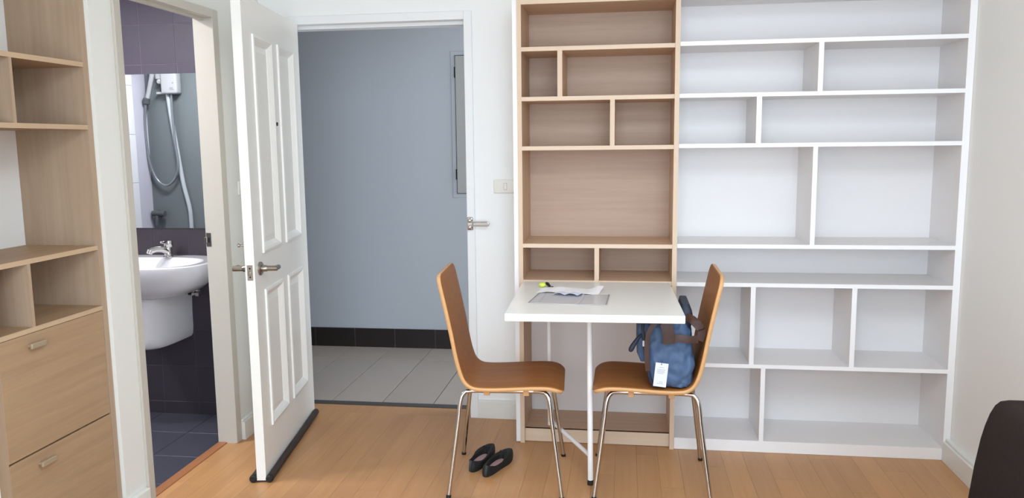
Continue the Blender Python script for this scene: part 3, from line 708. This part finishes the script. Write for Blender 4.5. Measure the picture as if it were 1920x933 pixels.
# ------------------------------------------------------------------ blue bag on the right chair
SEATZ = .4515
bg = thing('handbag', 'blue nylon bag with brown leather handles on the right chair', 'bag', (.18, 3.25, SEATZ))
def rrect(x0, x1, y0, y1, z, r, n=6, wob=0.0, ph=0.0):
    out = []; r = min(r, (x1 - x0) / 2 - .002, (y1 - y0) / 2 - .002)
    for (cx, cy_, a0) in ((x1 - r, y1 - r, 0), (x0 + r, y1 - r, math.pi / 2), (x0 + r, y0 + r, math.pi), (x1 - r, y0 + r, 1.5 * math.pi)):
        for k in range(n + 1):
            a = a0 + math.pi / 2 * k / n
            out.append([cx + r * math.cos(a), cy_ + r * math.sin(a), z])
    # densify straight sides
    res = []
    for i, p in enumerate(out):
        res.append(p); q = out[(i + 1) % len(out)]
        if i % (n + 1) == n:
            for s in (.25, .5, .75): res.append([p[j] + (q[j] - p[j]) * s for j in range(3)])
    if wob:
        for i, p in enumerate(res):
            dx, dy = p[0] - (x0 + x1) / 2, p[1] - (y0 + y1) / 2; f = 1 + wob * math.sin(i * .9 + ph) + wob * .7 * math.sin(i * 2.3 + 2 * ph + z * 60)
            p[0] = (x0 + x1) / 2 + dx * f; p[1] = (y0 + y1) / 2 + dy * f
    return res
rows = [(.000, .118, .255, 3.135, 3.37, .04), (.006, .104, .270, 3.118, 3.385, .045), (.022, .097, .277, 3.110, 3.392, .05), (.05, .090, .280, 3.106, 3.395, .05), (.085, .083, .281, 3.104, 3.395, .05), (.125, .074, .280, 3.104, 3.395, .05),
        (.165, .066, .277, 3.106, 3.392, .05), (.20, .060, .273, 3.110, 3.388, .05), (.235, .057, .265, 3.118, 3.38, .05), (.262, .060, .255, 3.13, 3.37, .05), (.282, .072, .238, 3.155, 3.345, .05), (.293, .10, .2, 3.20, 3.30, .04)]
lps = [rrect(x0, x1, y0, y1, SEATZ + dz, r, 6, .010, dz * 25) for dz, x0, x1, y0, y1, r in rows]
o = obj('body', loft(bmesh.new(), lps), BAGB, bg, smooth=True)
ss = o.modifiers.new('smooth', 'SUBSURF'); ss.levels = 2; ss.render_levels = 2
tx = bpy.data.textures.new('fabric_folds', 'CLOUDS'); tx.noise_scale = .042; tx.noise_depth = 2
dm = o.modifiers.new('folds', 'DISPLACE'); dm.texture = tx; dm.strength = .028; dm.mid_level = .66; dm.texture_coords = 'LOCAL'
fl_ = [rrect(.205, .262, 3.15, 3.36, .695, .02, 4), rrect(.214, .270, 3.135, 3.37, .735, .02, 4), rrect(.2225, .264, 3.14, 3.36, .765, .018, 4), rrect(.226, .254, 3.16, 3.34, .789, .012, 4)]
obj('top_flap', loft(bmesh.new(), fl_), BAGD, bg, smooth=True)
LZ = 3.098
obj('handle', ribbon(bmesh.new(), catmull([(.094, LZ + .002, .53), (.090, LZ - .001, .57), (.088, LZ - .002, .62), (.094, LZ - .002, .68), (.112, LZ, .715), (.135, LZ + .004, .737)], 6), (1, 0, .25), .020, .004), LEATH, bg, smooth=True)
obj('handle', ribbon(bmesh.new(), catmull([(.120, LZ + .004, .738), (.150, LZ - .008, .735), (.168, LZ - .014, .70), (.172, LZ - .014, .645)], 6), (1, 0, .1), .046, .006), LEATH, bg, smooth=True)
obj('handle', ribbon(bmesh.new(), catmull([(.180, LZ - .006, .662), (.215, LZ - .010, .668), (.250, LZ - .008, .662), (.284, LZ + .004, .662)], 6), (0, .1, 1), .030, .004), LEATH, bg, smooth=True)
obj('handle', ribbon(bmesh.new(), catmull([(.290, LZ + .01, .655), (.300, LZ + .02, .690), (.284, LZ + .02, .715), (.262, LZ + .02, .736), (.240, LZ + .026, .747)], 6), (-.5, 0, .9), .034, .004), LEATH, bg, smooth=True)
obj('piping', tube(bmesh.new(), catmull([(.078, 3.112, .745), (.072, 3.113, .70), (.078, 3.108, .65), (.084, 3.106, .60), (.094, 3.106, .54), (.104, 3.112, .49), (.120, 3.118, .462)], 6), .0065, 8), BAGD, bg, smooth=True)
obj('side_pocket', loft(bmesh.new(), [rrect(.050, .09, 3.14, 3.36, z, .015, 4) if i in (1, 2) else rrect(.066, .09, 3.16, 3.34, z, .01, 4) for i, z in enumerate((.55, .59, .69, .725))]), BAGB, bg, smooth=True)
st = obj('strap_end', tube(bmesh.new(), catmull([(.072, 3.12, .672), (.055, 3.11, .660), (.036, 3.105, .632), (.022, 3.10, .606)], 5), [.006, .006, .006, .006, .007, .007, .008, .008, .009, .0095, .010, .0105, .0105, .010, .008, .004], 10), BAGD, bg, smooth=True); st['label'] = 'black strap end'
obj('zip_pull', box(.071, .079, 3.098, 3.104, .628, .652, .002), mat('zip_pull_grey', (196, 196, 200), .4), bg)
# hang tag
TM = Matrix.Translation((.1435, 3.0935, .517)) @ Matrix.Rotation(math.radians(6), 4, 'Y') @ Matrix.Rotation(math.radians(-3), 4, 'X')
b = box(-.0250, .0250, -.0006, .0006, -.0475, .0475); bmesh.ops.transform(b, matrix=TM, verts=b.verts)
hg = obj('hang_tag', b, mat('pale_tag_card', (222, 225, 236), .7), bg); hg['label'] = 'white cardboard hang tag'
for z, xa, xb in ((.030, -.010, .010), (.021, -.016, .016), (.016, -.016, .012), (.011, -.016, .016), (.006, -.016, .010), (-.028, -.004, .010), (-.035, -.012, .012)):
    b = box(xa, xb, -.0008, -.0005, z - .0009, z + .0009); bmesh.ops.transform(b, matrix=TM, verts=b.verts); obj('print', b, PRINT, hg)
b = lathe(bmesh.new(), [(0, .0022), (.0004, .002)], (-.002, -.0006, .042), (0, -1, 0), 10); bmesh.ops.transform(b, matrix=TM, verts=b.verts); obj('eyelet', b, DARKM, hg)
obj('tag_string', tube(bmesh.new(), [(.1455, 3.0925, .559), (.147, 3.0945, .568), (.149, 3.099, .576)], .0007, 6), BAGD, hg)

# ------------------------------------------------------------------ shoes
def shoe(label, heel, toe, mirror):
    h, t_ = Vector(heel), Vector(toe); d = t_ - h; Ls = d.length; rz = math.atan2(d.y, d.x)
    t = thing('ballet_flat', label, 'shoe', ((h.x + t_.x) / 2, (h.y + t_.y) / 2, 0), rz, 'black ballet flats on the floor')
    N = 36; m = -1 if mirror else 1
    def outline(sc, z, tz=None, asym=.006):
        out = []
        for k in range(N):
            a = 2 * math.pi * k / N; c, s = math.cos(a), math.sin(a)
            u = c  # -1 heel .. 1 toe
            wdt = .034 + .008 * math.exp(-((u - .35) / .45) ** 2) - .002 * math.exp(-((u + .25) / .35) ** 2)
            out.append(Vector((c * Ls / 2 * sc, m * asym * math.sin(u * 2) + math.copysign(abs(s) ** .85, s) * wdt * sc, z)))
        return out
    def collar(z_heel, z_side, z_front, k0=0):
        out = []
        for k in range(N):
            a = 2 * math.pi * k / N; c, s = math.cos(a), math.sin(a)
            x0, x1 = -Ls / 2 * .91, Ls / 2 * .36
            u = (c + 1) / 2
            z = z_side + (z_heel - z_side) * max(0, (.35 - u) / .35) ** 1.2 + (z_front - z_side) * max(0, (u - .6) / .4)
            out.append(Vector((x0 + (x1 - x0) * u, m * .002 + s * (.0285 + .002 * c), z)))
        return out
    base = outline(.985, .0); b0 = outline(1.0, .004); mid = outline(1.015, .016)
    up_ = outline(.985, .032)
    col_ = collar(.049, .031, .037); coli = [v + (Vector((0, 0, -.001)) - Vector((v.x * .02, v.y * .06, 0))) for v in col_]
    vamp = [a.lerp(c_, .5) + Vector((0, 0, .006 if a.x > .02 else .0015)) for a, c_ in zip(up_, col_)]
    inner = [Vector((v.x * .97, v.y * .82, .012)) for v in col_]
    obj('upper', loft(bmesh.new(), [base, b0, mid, up_, vamp, col_, coli, inner], True, False), SHOEB, t, world=False, smooth=True)
    ins = [Vector((v.x * .97, v.y * .80, .0125)) for v in col_]
    obj('insole', loft(bmesh.new(), [ins, [Vector((v.x * .96, v.y * .79, .0145)) for v in col_]]), INSOLE, t, world=False)
    b = bmesh.new(); xf = Ls / 2 * .40
    for s in (-1, 1): ellipsoid(b, (xf, m * .003 + s * .008, .046), (.005, .009, .005), 10, 6)
    ellipsoid(b, (xf, m * .003, .047), (.004, .004, .004), 8, 6)
    obj('bow', b, SHOEB, t, world=False, smooth=True)
    obj('heel_strip', ribbon(bmesh.new(), catmull([(-Ls / 2 * 1.012, 0, .006), (-Ls / 2 * 1.02, 0, .018), (-Ls / 2 * .995, 0, .036), (-Ls / 2 * .92, 0, .050)], 4), (0, 1, 0), .010, .0016), SHOES, t, world=False, smooth=True)
    return t
shoe('black ballet flat with pink insole, the left one by the chair leg', (-.664, 3.268), (-.604, 3.535), False)
shoe('black ballet flat with pink insole, the right one nearer the table', (-.586, 3.222), (-.524, 3.490), True)

# ------------------------------------------------------------------ oak cabinet in the left wall
XC = -1.880; XK = -2.165
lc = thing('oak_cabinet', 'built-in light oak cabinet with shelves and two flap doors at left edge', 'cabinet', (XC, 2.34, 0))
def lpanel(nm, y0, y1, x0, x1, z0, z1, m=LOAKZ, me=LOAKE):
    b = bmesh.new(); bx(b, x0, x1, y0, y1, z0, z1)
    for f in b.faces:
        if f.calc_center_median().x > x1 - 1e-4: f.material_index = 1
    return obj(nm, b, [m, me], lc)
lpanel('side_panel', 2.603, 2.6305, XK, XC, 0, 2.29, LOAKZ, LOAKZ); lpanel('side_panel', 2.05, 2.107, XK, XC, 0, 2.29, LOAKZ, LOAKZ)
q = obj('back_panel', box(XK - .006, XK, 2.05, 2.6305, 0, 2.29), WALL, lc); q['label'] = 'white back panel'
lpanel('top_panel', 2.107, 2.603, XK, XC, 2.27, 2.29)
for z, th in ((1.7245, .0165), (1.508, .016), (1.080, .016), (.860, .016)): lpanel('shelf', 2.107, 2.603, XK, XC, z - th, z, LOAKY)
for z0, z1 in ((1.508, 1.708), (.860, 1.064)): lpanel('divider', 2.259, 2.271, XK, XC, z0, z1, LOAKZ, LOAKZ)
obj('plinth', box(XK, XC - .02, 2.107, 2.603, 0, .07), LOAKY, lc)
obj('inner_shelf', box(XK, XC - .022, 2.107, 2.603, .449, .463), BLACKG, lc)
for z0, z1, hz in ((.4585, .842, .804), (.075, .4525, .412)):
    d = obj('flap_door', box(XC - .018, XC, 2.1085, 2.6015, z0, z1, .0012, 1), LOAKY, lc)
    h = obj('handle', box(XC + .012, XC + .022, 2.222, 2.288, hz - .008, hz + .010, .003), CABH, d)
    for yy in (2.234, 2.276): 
        b = tube(bmesh.new(), [(XC, yy, hz), (XC + .014, yy, hz)], .005, 8); obj('handle_post', b, CABH, d)

# ------------------------------------------------------------------ sofa at lower right
sf = thing('sofa', 'dark brown upholstered sofa against the right wall at lower right', 'sofa', (1.0, 1.3, 0))
YF = 2.25
def cushion(x0, x1, y0, y1, z0, z1, r, lean=0.0):
    b = box(x0, x1, y0, y1, z0, z1, r, 5)
    for v in b.verts:
        if lean: v.co.x += lean * (v.co.z - z0) / (z1 - z0)
    return b
pr = [(.936, .30), (.941, .44), (.951, .535), (.963, .615), (.972, .655), (.983, .690), (.995, .714), (1.008, .726), (1.03, .730), (1.30, .730), (1.37, .715), (1.40, .66), (1.40, .30)]
b = bmesh.new(); cxs, czs = 1.16, .5
loft(b, [[(cxs + (x - cxs) * f, y, czs + (z - czs) * f) for x, z in pr] for y, f in ((.45, .93), (.46, .98), (.50, 1), (.9, 1), (1.4, 1), (1.9, 1), (YF - .045, 1), (YF - .015, .995), (YF, .975))])
obj('backrest', b, SOFA, sf, smooth=True)
obj('base', cushion(.56, 1.40, .45, YF - .02, .07, .30, .02), SOFA, sf, smooth=True)
obj('seat_cushion', cushion(.54, .945, .62, YF - .15, .30, .415, .03), SOFA, sf, smooth=True)
for y0 in (.45, YF - .145): obj('armrest', cushion(.54, .945, y0, y0 + .14, .28, .425, .03), SOFA, sf, smooth=True)
for x_ in (.60, 1.36):
    for y_ in (.52, YF - .1): obj('leg', box(x_ - .02, x_ + .02, y_ - .02, y_ + .02, 0, .072), BLACKR, sf)
